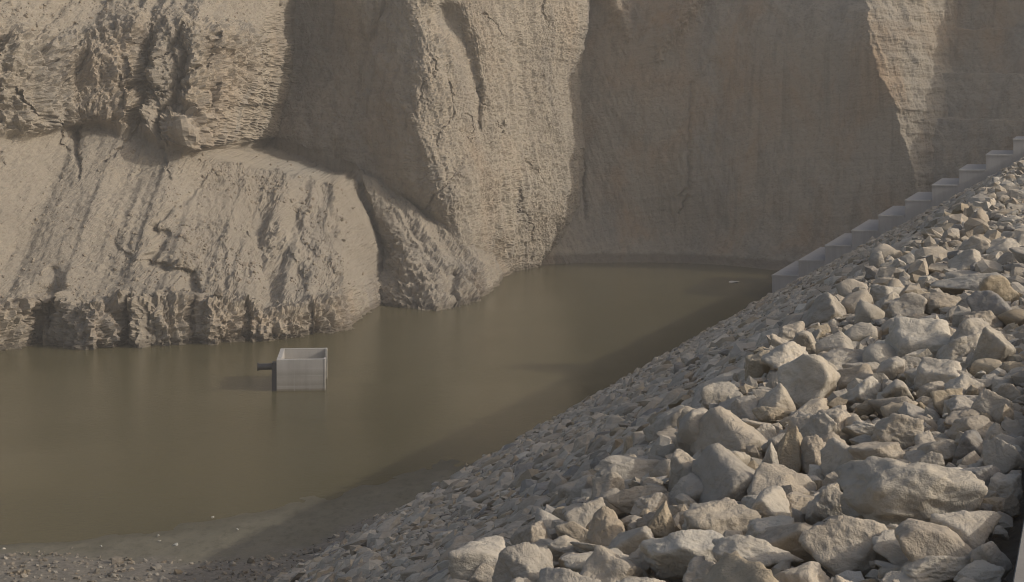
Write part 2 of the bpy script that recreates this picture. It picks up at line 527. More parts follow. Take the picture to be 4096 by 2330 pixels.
# amphitheatre wall, spur and the terraced abutment
d_pts = [(2050, 0, 230), (2270, 0, 227), (2270, 300, 223), (2270, 600, 218.5), (2250, 900, 212), (2050, 1065, 204), (2130, 1060, 206), (2300, 1057, 207.5), (2700, 1052, 208.7), (2900, 1062, 205.5), (3000, 1075, 202.5), (3100, 1100, 198.5), (3250, 1130, 196),
         (2400, 980, 211.5), (2700, 985, 211.5), (2950, 1000, 206.5), (3150, 1020, 201),
         (2500, 500, 217), (2800, 500, 212), (3200, 500, 204.5), (3450, 500, 199.5), (2500, 0, 223), (2800, 0, 217), (3200, 0, 208), (3450, 0, 202.0),
         (2500, 800, 214), (2800, 800, 210.5), (3200, 800, 203.0), (3400, 800, 198.5), (3600, 800, 195.5), (3600, 1000, 194)]
e_pts = [(3470, 20, 200.0), (3470, 130, 198.5), (3520, 290, 197), (3580, 420, 196), (3640, 640, 195), (3680, 750, 194.5), (3660, 900, 194.5)]
d1 = TPS([at(*p) for p in d_pts + e_pts + [(3470, -200, 204), (3000, -200, 217), (2400, -200, 229)]], stiff=0.5)
Yd = d1(X, Z)
xn = np.interp(gz, [-2, 10.4, 13.7, 17.5, 20.3, 24.2, 29.2, 32.6, 46], [49.5, 48.7, 47.8, 46.8, 46.2, 44.6, 43.4, 43.8, 44.2])[:, None]
xn = xn + 0.35 * fbm(Z * 0.7, X * 0.2, 3.3, 4)
Ye = Yd + 1.25 * np.clip(X - xn, 0, None)                       # the spur turns its lit side to the right
terr = 0.0
for zl in (18.7, 24.4, 30.1, 35.8, 41.5):
    terr = terr + 2.6 * smooth01(zl - 0.12, zl + 0.12, Z + 0.06 * fbm(X * 0.7, 0.0, 1.0, 3))
Yf = 208.5 - 7.8 + 0.38 * (Z - 30) - 0.77 * (np.minimum(X, 70) - 54.0) - 0.3 * np.clip(X - 70, 0, None) + terr
Yde = np.where(X > xn, Ye, Yd)
Yde = np.where(X > 49, np.minimum(Yde, Yf), Yde) + 3.0 * np.clip(Z - 42.0, 0, None) * smooth01(24, 34, X) * (1 - smooth01(58, 64, X))
bodies = np.stack([Yl, Yt, np.minimum(Yc, Yc2), Yde])
body = bodies.argmin(0)
Y = bodies.min(0)
rock = np.choose(body, [rock_l, np.clip(rock_t, 0, 1), np.ones_like(X), np.ones_like(X)])
alc = (body == 2) * smooth01(0, 1, (-0.62 * (X + 25) + 13.2 - Z) * 0.5) * (X < -9)   # debris floor of the alcove
rock = np.clip(rock * (1 - 0.9 * alc), 0, 1)

# runnels, cracks and gullies: polylines carved into the surface (pixel, depth, width m, cut m)
def carve(Yf_, pts, w, cut, wob=0.25):
    P = np.array([at(a, b, c) for a, b, c in pts])[:, [0, 2]]
    out = np.zeros_like(Yf_)
    x0, x1 = P[:, 0].min() - 4, P[:, 0].max() + 4
    z0, z1 = P[:, 1].min() - 4, P[:, 1].max() + 4
    js = np.where((gx > x0) & (gx < x1))[0]
    is_ = np.where((gz > z0) & (gz < z1))[0]
    if len(js) == 0 or len(is_) == 0: return Yf_
    sl = np.s_[is_[0]:is_[-1] + 1, js[0]:js[-1] + 1]
    xx = X[sl] + wob * fbm(X[sl] * 1.3, Z[sl] * 1.3, 4.4, 3)
    zz = Z[sl] + wob * fbm(X[sl] * 1.3, Z[sl] * 1.3, 9.4, 3)
    best = np.full(xx.shape, 1e9)
    tt = np.zeros(xx.shape)
    L = len(P) - 1
    for k in range(L):
        a, b = P[k], P[k + 1]
        d = b - a
        t = np.clip(((xx - a[0]) * d[0] + (zz - a[1]) * d[1]) / (d @ d + 1e-9), 0, 1)
        r = np.hypot(xx - a[0] - t * d[0], zz - a[1] - t * d[1])
        m = r < best
        best = np.where(m, r, best)
        tt = np.where(m, (k + t) / L, tt)
    ww = w[0] + (w[1] - w[0]) * tt
    cc = cut[0] + (cut[1] - cut[0]) * tt
    Yf_[sl] += cc * np.exp(-(best / ww) ** 2)
    return Yf_


Y = carve(Y, [(1790, 60, 188), (1850, 170, 188), (1885, 250, 187), (1912, 380, 186), (1920, 510, 186)], (1.6, 0.25), (4.2, 0.9), 0.1)
Y = carve(Y, [(318, 520, 160), (312, 600, 157), (330, 640, 156), (334, 700, 154)], (0.32, 0.12), (1.6, 0.6))
Y = carve(Y, [(92, 540, 160), (88, 600, 157), (105, 640, 156), (75, 690, 155)], (0.2, 0.1), (0.6, 0.4))
Y = carve(Y, [(640, 900, 149), (675, 935, 148), (650, 985, 147), (615, 1020, 146), (700, 1065, 145), (770, 1085, 144.5), (780, 1150, 142.5), (785, 1230, 140)], (0.32, 0.5), (1.0, 2.0))
Y = carve(Y, [(820, 690, 158), (790, 760, 156), (660, 860, 151), (640, 910, 149)], (0.22, 0.22), (0.5, 0.7))
Y = carve(Y, [(960, 955, 150), (1020, 1000, 148.5), (1060, 1020, 148), (1130, 1075, 146.5), (1190, 1150, 144)], (0.18, 0.35), (0.6, 1.0))
Y = carve(Y, [(1080, 720, 160), (1090, 830, 156), (1160, 900, 153), (1180, 1000, 150), (1260, 1060, 149), (1330, 1130, 148)], (0.35, 0.3), (0.7, 1.0))
Y = carve(Y, [(480, 930, 148), (520, 980, 147), (620, 1020, 146)], (0.15, 0.15), (0.4, 0.5))
Y = carve(Y, [(240, 1060, 143), (240, 1110, 141.5), (225, 1180, 139.5), (215, 1280, 138)], (0.5, 0.9), (0.8, 1.6))
Y = carve(Y, [(0, 1120, 143), (90, 1040, 145), (130, 960, 147)], (0.3, 0.3), (0.4, 0.4))
Y = carve(Y, [(660, 595, 160), (690, 650, 158), (710, 700, 157)], (0.14, 0.1), (0.5, 0.3))
Y = carve(Y, [(900, 590, 161), (840, 640, 159), (810, 700, 157)], (0.5, 0.4), (0.7, 0.4))
Y = carve(Y, [(20, 180, 168), (110, 90, 171), (190, 0, 173)], (0.5, 0.5), (0.8, 0.8))
Y = carve(Y, [(230, 200, 166), (290, 90, 170), (330, 0, 172)], (0.4, 0.5), (1.2, 0.9))
Y = carve(Y, [(770, 470, 162), (730, 330, 163), (720, 250, 164)], (0.5, 0.3), (1.0, 1.2))
Y = carve(Y, [(2725, 790, 209), (2760, 760, 209), (2762, 700, 209.5), (2760, 600, 210), (2770, 450, 210), (2775, 330, 210)], (0.14, 0.3), (0.7, 0.5))
Y = carve(Y, [(2760, 790, 209), (2728, 860, 209)], (0.16, 0.12), (0.8, 0.5))
Y = carve(Y, [(2325, 610, 214), (2330, 760, 213), (2345, 880, 212)], (0.25, 0.3), (0.8, 0.6))
Y = carve(Y, [(2870, 250, 209), (2880, 420, 208), (2865, 580, 208)], (0.7, 0.5), (0.6, 0.4))
Y = carve(Y, [(1430, 760, 178), (1400, 870, 175), (1450, 1000, 169), (1490, 1100, 165)], (0.7, 0.6), (1.2, 1.4))
Y = carve(Y, [(1790, 1130, 168), (1785, 1190, 166), (1800, 1240, 164)], (0.5, 0.45), (2.2, 2.2), 0.15)

cr = np.random.default_rng(5)
for q in range(34):                                        # joints and runnels in the outcrops and the buttress
    if q < 20:
        px_, py_, d_ = cr.uniform(-100, 1060), cr.uniform(60, 420), 163
        wv, ct = cr.uniform(0.14, 0.34), cr.uniform(0.5, 1.7)
    else:
        px_, py_, d_ = cr.uniform(1720, 2230), cr.uniform(-40, 850), 192
        wv, ct = cr.uniform(0.10, 0.2), cr.uniform(0.25, 0.7)
    pl_, lean = [], cr.normal(0, 18) - (14 if q < 20 else 0)
    for k in range(int(cr.integers(4, 8))):
        pl_.append((px_, py_, d_))
        px_ += lean + cr.normal(0, 16); py_ += cr.uniform(25, 55)
    Y = carve(Y, pl_, (wv, 0.6 * wv), (ct, 0.5 * ct), 0.35)
Y = carve(Y, [(2430, -60, 222), (2490, 60, 221), (2510, 140, 220)], (1.6, 0.6), (-3.0, -0.8), 0.4)
Y = carve(Y, [(2800, -60, 217), (2720, 60, 217), (2650, 170, 217), (2625, 240, 217)], (1.8, 0.5), (-3.0, -0.8), 0.4)

# surface relief along the coarse normals
def nrm(Yg):
    dYx = np.gradient(Yg, gx, axis=1)
    dYz = np.gradient(Yg, gz, axis=0)
    n = np.stack([dYx, -np.ones_like(Yg), dYz], -1)
    return n / np.linalg.norm(n, axis=-1, keepdims=True), dYx, dYz


def blur(a, r):
    for ax in (0, 1):
        p = np.concatenate([np.repeat(np.take(a, [0], ax), r + 1, ax), a, np.repeat(np.take(a, [-1], ax), r, ax)], ax)
        c = np.cumsum(p, ax)
        n_ = a.shape[ax]
        a = (np.take(c, np.arange(2 * r + 1, 2 * r + 1 + n_), ax) - np.take(c, np.arange(0, n_), ax)) / (2 * r + 1)
    return a


N, dYx, dYz = nrm(blur(blur(np.minimum(Y, blur(Y, 12) + 6), 8), 6))
Nx = N[..., 0]
dip = Z + np.where(body == 3, -0.13, 0.05) * X + 0.9 * fbm(X * 0.06, Y * 0.06, Z * 0.06, 3)
lay = perlin(0.3, X * 0.02, dip * 0.75) * 0.5 + perlin(3.3, X * 0.04, dip * 1.9) * 0.32 + perlin(7.3, X * 0.08, dip * 4.3) * 0.2
flute = ridged(X * 0.42 + 0.10 * Z + 0.12 * Y, Y * 0.10, Z * 0.055, 5, 0.55)
rough1 = ridged(X * 0.20, Y * 0.20, Z * 0.17, 5, 0.6)
gran = fbm(X * 1.4, Y * 1.4, Z * 1.2, 3, 0.7)
grit = perlin(X * 4.1, Y * 4.1, Z * 4.1) + 0.8 * rng.normal(0, 0.35, X.shape)
big = fbm(X * 0.09, Y * 0.09, Z * 0.07, 3)
amp = lambda l, t, c, d: np.choose(body, [l, t, c, d]).astype(np.float32)
fw_ = 0.5 * fbm(X * 0.7, Y * 0.7, Z * 0.7, 3)
blk1 = facet(X * 0.50 + 0.30 * Z + fw_, Y * 0.42, Z * 0.34 + fw_, 3)
blk2 = facet(X * 1.3 + 0.5 * Z + fw_, Y * 1.15, dip * 1.0 + fw_, 91)
crag = 0.6 * blk1 + 0.42 * blk2
spall = np.clip(fbm(X * 0.16, Y * 0.16, Z * 0.16 + 3, 3) + 0.25, 0, 1)          # rough only in places
dis_rock = amp(0.60, 0.30, 0.16, 0.10) * rough1 + amp(0.30, 0.20, 0.13, 0.04) * gran + amp(0.12, 0.10, 0.09, 0.035) * grit + amp(0.14, 0.16, 0.13, 0.08) * lay \
    + amp(0.50, 0.30, 0.30, 0.16) * flute + amp(0.5, 0.2, 0.7, 0.5) * big + amp(1.0, 0.6, 0.28, 0.06) * crag * spall
bank = (body == 0) * (1 - smooth01(zb - 0.5, zb + 0.7, Z))
bflute = ridged(X * 0.95 + 0.12 * Z, Y * 0.2, Z * 0.10, 4, 0.6)
dis_bank = 0.60 * bflute + 0.34 * gran + 0.13 * grit + 0.10 * lay + 0.35 * rough1 + 0.6 * blk2 * spall
rill = ridged((X + 0.35 * Z) * 0.40, 0.3, Z * 0.05, 4, 0.55)
lean = np.interp(X, [-60, -38, -28, -16], [-0.5, -0.1, 0.45, 0.75])
rill = ridged((X + lean * Z) * 0.33 + 0.12 * gran, 0.3, Z * 0.035, 4, 0.6)
rill_t = ridged((0.8 * X + 0.62 * Z) * 0.42 + 0.10 * gran, 2.3, (Z - 0.5 * X) * 0.03, 5, 0.62)
dis_tal = np.where(body == 1, 0.50 * rill_t, (0.12 * (0.35 + spall) + 0.32 * smooth01(-31, -24, X) * (Z < 16)) * rill) + 0.5 * fbm(X * 0.13, Y * 0.13, Z * 0.13, 4) + (0.07 + 0.12 * spall) * gran + 0.028 * grit + 0.10 * np.clip(blk2 * spall - 0.1, 0, 1)
dis_rock = dis_rock + (body == 1) * 0.40 * rill_t
dis = dis_rock * rock + dis_tal * (1 - rock)
dis = dis * (1 - bank) + dis_bank * bank
dis = (dis - dis.mean()) * (1 - 0.45 * smooth01(4.0, 12.0, np.abs(np.gradient(Y, gx, axis=1))))
V = np.stack([X, Y, Z], -1) + N * dis[..., None]
V[..., 2] = np.maximum(V[..., 2], -2.6)
V[-13:, :, 1] += (np.arange(13) ** 1.6 * 2.2)[:, None]            # the top rolls back
me = mesh_np('cliff', V.reshape(-1, 3), grid_faces(NZ, NX), False)
attr_float(me, 'rock', rock.ravel())
attr_float(me, 'dip', dip.ravel())
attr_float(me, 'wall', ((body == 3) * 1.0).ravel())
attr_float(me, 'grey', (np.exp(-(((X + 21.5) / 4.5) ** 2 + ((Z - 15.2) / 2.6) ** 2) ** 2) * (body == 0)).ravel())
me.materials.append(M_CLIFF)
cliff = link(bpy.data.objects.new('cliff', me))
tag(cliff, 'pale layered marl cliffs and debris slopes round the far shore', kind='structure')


# ------------------------------------------------------------------ water, reservoir bed, mud flat, gravel shore
def sheet(name, pts, mat, kind='structure', label=None):
    bm = bmesh.new()
    vs = [bm.verts.new(p) for p in pts]
    bm.faces.new(vs)
    m = bpy.data.meshes.new(name)
    bm.to_mesh(m); bm.free()
    m.materials.append(mat)
    o = link(bpy.data.objects.new(name, m))
    return tag(o, label, kind=kind)


sheet('water', [(-260, -60, 0), (140, -60, 0), (140, 330, 0), (-260, 330, 0)], M_WATER, label='still olive brown water of the reservoir')
sheet('ground', [(-1500, -1500, -6), (1500, -1500, -6), (1500, 1500, -6), (-1500, 1500, -6)], M_ROAD, label='dusty valley floor below the dam')

nx, ny = 260, 240
mx, my = np.meshgrid(np.linspace(-75, 6, nx), np.linspace(20, 100, ny))
edge_px = [(-700, 2215), (-300, 2195), (0, 2182), (300, 2168), (700, 2110), (1060, 2045), (1300, 1985), (1600, 1915), (1800, 1850)]
E = np.array([on_level(*p) for p in edge_px])
g_px = [(-700, 2240), (0, 2216), (300, 2226), (500, 2238), (720, 2252), (950, 2240), (1150, 2225), (1300, 2160), (1500, 2060)]
G = np.array([on_level(*p, 0.25) for p in g_px])
ey = np.interp(mx, E[:, 0], E[:, 1])
gy = np.interp(mx, G[:, 0], G[:, 1])
mz = np.where(my > gy, 0.25 * (ey - my) / np.maximum(ey - gy, 0.5), 0.25 + 0.10 * (gy - my))
mz = np.clip(mz, -2.5, 2.5) + 0.035 * fbm(mx * 0.5, my * 0.3, 0.0, 5, 0.65) + 0.10 * smooth01(0.2, 0.6, mz) * fbm(mx * 1.3, my * 1.3, 2.0, 3)
me = mesh_np('mud_flat', np.stack([mx, my, mz], -1).reshape(-1, 3), grid_faces(ny, nx), True)
gm = smooth01(0.16, 0.34, mz + 0.06 * fbm(mx * 0.6, my * 0.6, 5.0, 3)).ravel()
attr_float(me, 'gravel', gm)
t = NT('mud_and_gravel')
p_ = t.coords()
mud_c = t.ramp(t.noise(t.coords((1, 0.35, 1)), 0.5, 5, 0.6), [(0.3, (0.190, 0.172, 0.122)), (0.7, (0.235, 0.210, 0.155))])
gra_c = t.ramp(t.noise(p_, 4.0, 6, 0.75), [(0.3, (0.15, 0.13, 0.105)), (0.7, (0.34, 0.305, 0.25))])
mud_c = t.mix(0.7, mud_c, t.ramp(t.noise(t.coords((1, 0.5, 1)), 2.2, 6, 0.75), [(0.36, (0.66, 0.65, 0.62)), (0.5, (1, 1, 1)), (0.7, (1.12, 1.10, 1.04))]), 'MULTIPLY')
sp_ = t.n('ShaderNodeSeparateXYZ'); t.l(t.n('ShaderNodeNewGeometry').outputs['Position'], sp_.inputs[0])
mud_c = t.mix(t.math('MULTIPLY', t.ramp(sp_.outputs[2], [(0.015, 1.0), (0.10, 0.0)]), 0.5), mud_c, (0.105, 0.092, 0.058))
M_SHORE2 = t.finish(t.mix(t.attr('gravel').outputs['Fac'], mud_c, gra_c), 0.8, t.bump(t.noise(p_, 4.0, 6, 0.75), 0.08, 0.6), 0.2)
me.materials.append(M_SHORE2)
tag(link(bpy.data.objects.new('mud_flat', me)), 'grey green mud flat and gravel at the near shore', kind='structure')

# ------------------------------------------------------------------ dam body and crest
offs = np.concatenate([[-9.0, -8.0], np.linspace(0.30, 45, 120)])
ys = np.linspace(-25, 196, 260)
O, YY = np.meshgrid(offs, ys)
DZ = np.where(O < 0, 17.7, dam_z(np.maximum(O, 0.3)))
DZ = DZ + np.where(O > 0.3, 0.10 * fbm(O * 0.7, YY * 0.7, 0.0, 3), 0) - 0.12 * (O > 0)
DX = AX * YY - O
me = mesh_np('dam_embankment', np.stack([DX, YY, DZ], -1).reshape(-1, 3), grid_faces(len(ys), len(offs)), True)
me.materials.append(M_FILL)
tag(link(bpy.data.objects.new('dam_embankment', me)), 'sloping rockfill dam face under the riprap', kind='structure')


def box_mesh(name, x0, x1, y0, y1, z0, z1, bev=0.02, seg=2):
    bm = bmesh.new()
    bmesh.ops.create_cube(bm, size=1.0)
    bmesh.ops.scale(bm, vec=(x1 - x0, y1 - y0, z1 - z0), verts=bm.verts)
    bmesh.ops.translate(bm, vec=((x0 + x1) / 2, (y0 + y1) / 2, (z0 + z1) / 2), verts=bm.verts)
    if bev:
        bmesh.ops.bevel(bm, geom=bm.edges[:], offset=bev, segments=seg, affect='EDGES', profile=0.5)
    m = bpy.data.meshes.new(name)
    bm.to_mesh(m); bm.free()
    return m


def prism(name, section, y0, y1, n=1, mat=None):
    """extrude an (offset, z) section along the dam axis"""
    k = len(section)
    vs, fs = [], []
    for i in range(n + 1):
        y = y0 + (y1 - y0) * i / n
        vs += [(AX * y - o, y, z) for o, z in section]
    for i in range(n):
        for j in range(k):
            a, b = i * k + j, i * k + (j + 1) % k
            fs.append((a, b, b + k, a + k))
    fs.append(tuple(range(k))[::-1]); fs.append(tuple(n * k + j for j in range(k)))
    m = bpy.data.meshes.new(name)
    m.from_pydata(vs, [], fs); m.update()
    if mat: m.materials.append(mat)
    return m


o = link(bpy.data.objects.new('crest_road', prism('crest_road', [(-0.26, 17.84), (-8.5, 17.84), (-8.5, 17.2), (-0.26, 17.2)], -25, 196, 40, M_ROAD)))
tag(o, 'gravel road along the dam crest', kind='structure')
curb = bpy.data.objects.new('concrete_curb', prism('concrete_curb', [(0.345, 18.03), (-0.25, 18.05), (-0.25, 17.0), (0.43, 17.0), (0.43, 17.45), (0.395, 17.78)], 1.2, 164, 60, M_CURB))
link(curb)
tag(curb, 'grey concrete curb along the dam crest at the lower right edge', 'curb', kind='thing')

u_, v_ = np.meshgrid(np.linspace(0, 1, 90), np.linspace(0, 1, 36))  # unseen mound, added and shaped to throw a spur of shadow on the water
my_ = 111 + 9 * u_
prof_ = np.sin(math.pi * v_) ** 0.8
ht_ = np.interp(u_, [0, 0.2, 0.45, 0.65, 0.8, 1.0], [0, 4.2, 7.0, 7.4, 4.5, 0]) * (1 + 0.10 * fbm(u_ * 9, v_ * 1.5, 0.0, 3))
mo_ = -1.2 - 13.0 * v_
me = mesh_np('shadow_mound', np.stack([AX * my_ - mo_, my_, 17.6 + prof_ * ht_ + 0.25 * fbm(u_ * 9, v_ * 10, 1.0, 3) * prof_], -1).reshape(-1, 3), grid_faces(36, 90), True)
me.materials.append(M_ROAD)
tag(link(bpy.data.objects.new('shadow_mound', me)), 'unseen mound on the dam crest beyond the right edge, added to shade the water', kind='structure')

# ------------------------------------------------------------------ stepped concrete wall at the far end of the dam
stair = link(bpy.data.objects.new('stepped_concrete_wall', None))
S0 = np.array([27.2, 170.0])
tag(stair, 'grey concrete wall stepping down the far end of the dam into the water', 'stepped wall', kind='thing')
stair.location = (S0[0], S0[1], 0)
RUN, RISE, WID, SKEW = 2.72, 1.587, 16.0, -0.10
SD = 0.335
for k in range(13):
    x0, x1 = RUN * k + 0.004, RUN * (k + 1) - 0.004
    zt_ = 2.45 + RISE * k
    cap = 0.16
    def slab(name, xa, xb, ya, yb, za, zb_, parent, bev):
        m = box_mesh(name, xa, xb, ya, yb, za, zb_, bev, 2)
        for v in m.vertices:
            v.co.x, v.co.y = v.co.x + SD * v.co.y, v.co.y + SKEW * v.co.x
        m.materials.append(M_STEP)
        return link(bpy.data.objects.new(name, m), parent)
    st = slab('step', x0, x1 + (1.2 if k < 12 else 0) * 0, 0.0, WID, -3.0 if k < 3 else zt_ - 6.0, zt_ - cap, stair, 0.015)
    slab('cap', x0 - 0.05, x1 - 0.06, -0.06, WID + 0.02, zt_ - cap + 0.003, zt_, st, 0.02)

# ------------------------------------------------------------------ intake box standing in the water
fl = on_level(1106, 1566)
fr = on_level(1302, 1563)
wdir = (fr - fl)[:2]
BW = float(np.linalg.norm(wdir))
BA = math.atan2(wdir[1], wdir[0])
intake = link(bpy.data.objects.new('intake_box', None))
intake.location = (fl[0], fl[1], 0)
intake.rotation_euler = (0, 0, BA)
tag(intake, 'pale concrete intake box, open to the right, standing in the water with a black pipe', 'intake')
BD, BH, TH = 5.4, 2.22, 0.30


def part(name, mesh, mat, parent):
    mesh.materials.append(mat)
    return link(bpy.data.objects.new(name, mesh), parent)


fw = part('front_wall', box_mesh('front_wall', 0, BW - 0.14, 0, TH, -2.5, BH, 0.012), M_CONC, intake)
part('end_post', box_mesh('end_post', BW - 0.138, BW, -0.012, 0.75, -2.5, BH + 0.008, 0.012), M_CONC, fw)
bw = part('back_wall', box_mesh('back_wall', 0, BW - 0.14, BD - TH, BD, -2.5, BH, 0.012), M_CONC, intake)
part('end_post', box_mesh('end_post', BW - 0.138, BW, BD - 0.75, BD + 0.012, -2.5, BH + 0.008, 0.012), M_CONC, bw)
part('side_wall', box_mesh('side_wall', 0.0, TH, TH + 0.003, BD - TH - 0.003, -2.5, BH - 0.004, 0.012), M_CONC, intake)
for zj in (0.32, 1.05, 1.55):
    part('formwork_joint', box_mesh('formwork_joint', 0.02, BW - 0.16, -0.006, 0.01, zj, zj + 0.02, 0.0), M_STEP, fw)


for xj in (BW * 0.36, BW * 0.68):
    part('formwork_joint', box_mesh('formwork_joint', xj, xj + 0.018, -0.007, 0.01, -0.4, BH - 0.06, 0.0), M_STEP, fw)


def tube(name, rad, length, seg=28, bev=0.01, inner=0.8):
    """open pipe along -x from the origin"""
    prof = [(0, rad), (length, rad), (length, rad * inner), (length * 0.15, rad * inner), (length * 0.15, 0.0)]
    vs, fs = [], []
    n = len(prof)
    for i in range(seg):
        a = 2 * math.pi * i / seg
        vs += [(-x, r * math.cos(a), r * math.sin(a)) for x, r in prof]
    for i in range(seg):
        j = (i + 1) % seg
        for k in range(n - 1):
            fs.append((i * n + k, i * n + k + 1, j * n + k + 1, j * n + k))
    m = bpy.data.meshes.new(name)
    m.from_pydata(vs, [], fs); m.update()
    for p in m.polygons: p.use_smooth = False
    return m


part('gate_frame', box_mesh('gate_frame', -0.33, -0.006, 0.02, 0.62, -2.5, 2.02, 0.02), M_STEEL, intake)
pipe = part('pipe', tube('pipe', 0.225, 0.98), M_STEEL, intake)
pipe.location = (-0.331, 0.30, 1.70)
fg = part('flange', tube('flange', 0.29, 0.09, inner=0.75), M_STEEL, pipe)
fg.location = (-0.981 + 0.06, 0, 0)
for i in range(8):
    a = math.pi / 8 + i * math.pi / 4
    b_ = part('bolt', box_mesh('bolt', -0.02, 0.02, -0.02, 0.02, -0.02, 0.02, 0.005), M_STEEL, pipe)
    b_.location = (-1.02, 0.262 * math.cos(a), 0.262 * math.sin(a))


# ------------------------------------------------------------------ rocks
def ico(sub):
    bm = bmesh.new()
    bmesh.ops.create_icosphere(bm, subdivisions=sub, radius=1.0)
    v = np.array([x.co[:] for x in bm.verts])
    f = np.array([[q.index for q in x.verts] for x in bm.faces])
    bm.free()
    return v, f


ICO = {k: ico(k) for k in (1, 2, 3, 4, 5)}


def rock_shape(sub, seed, planes=13, sharp=16, rough=0.05, pit=0.0):
    r_ = np.random.default_rng(seed)
    d, f = ICO[sub]
    i = np.arange(planes) + 0.5
    ph, th = np.arccos(1 - 2 * i / planes), math.pi * (1 + 5 ** 0.5) * i
    n = np.stack([np.cos(th) * np.sin(ph), np.sin(th) * np.sin(ph), np.cos(ph)], -1)
    n = n + r_.normal(size=n.shape) * 0.42
    n /= np.linalg.norm(n, axis=1)[:, None]
    q, _ = np.linalg.qr(r_.normal(size=(3, 3)))
    n = n @ q
    dist = r_.uniform(0.58, 1.0, planes)
    rr = np.maximum(d @ n.T, 0.02) / dist
    rad = (rr ** sharp).sum(1) ** (-1.0 / sharp)
    rad = np.minimum(rad, 1.7)
    v = d * rad[:, None]
    s = r_.uniform(-50, 50, 3)
    if sub >= 2:
        v = v * (1 + rough * fbm(v[:, 0] * 1.7 + s[0], v[:, 1] * 1.7 + s[1], v[:, 2] * 1.7 + s[2], 2 if sub < 4 else 5, 0.55))[:, None]
    if sub >= 4 and pit > 0:
        pp = ridged(v[:, 0] * 3 + s[1], v[:, 1] * 3 + s[2], v[:, 2] * 3 + s[0], 3, 0.6)
        v = v * (1 - pit * np.clip(pp - 0.4, 0, None))[:, None]
    lo, hi = v.min(0), v.max(0)
    return (v - (lo + hi) / 2) / (hi - lo), f                 # unit bounding box


TINTS = {'pale': (0.545, 0.490, 0.405), 'tan': (0.52, 0.455, 0.365), 'grey': (0.485, 0.438, 0.368), 'ochre': (0.47, 0.395, 0.290), 'blue-grey': (0.345, 0.325, 0.295), 'white': (0.59, 0.54, 0.455), 'brown': (0.45, 0.39, 0.312)}

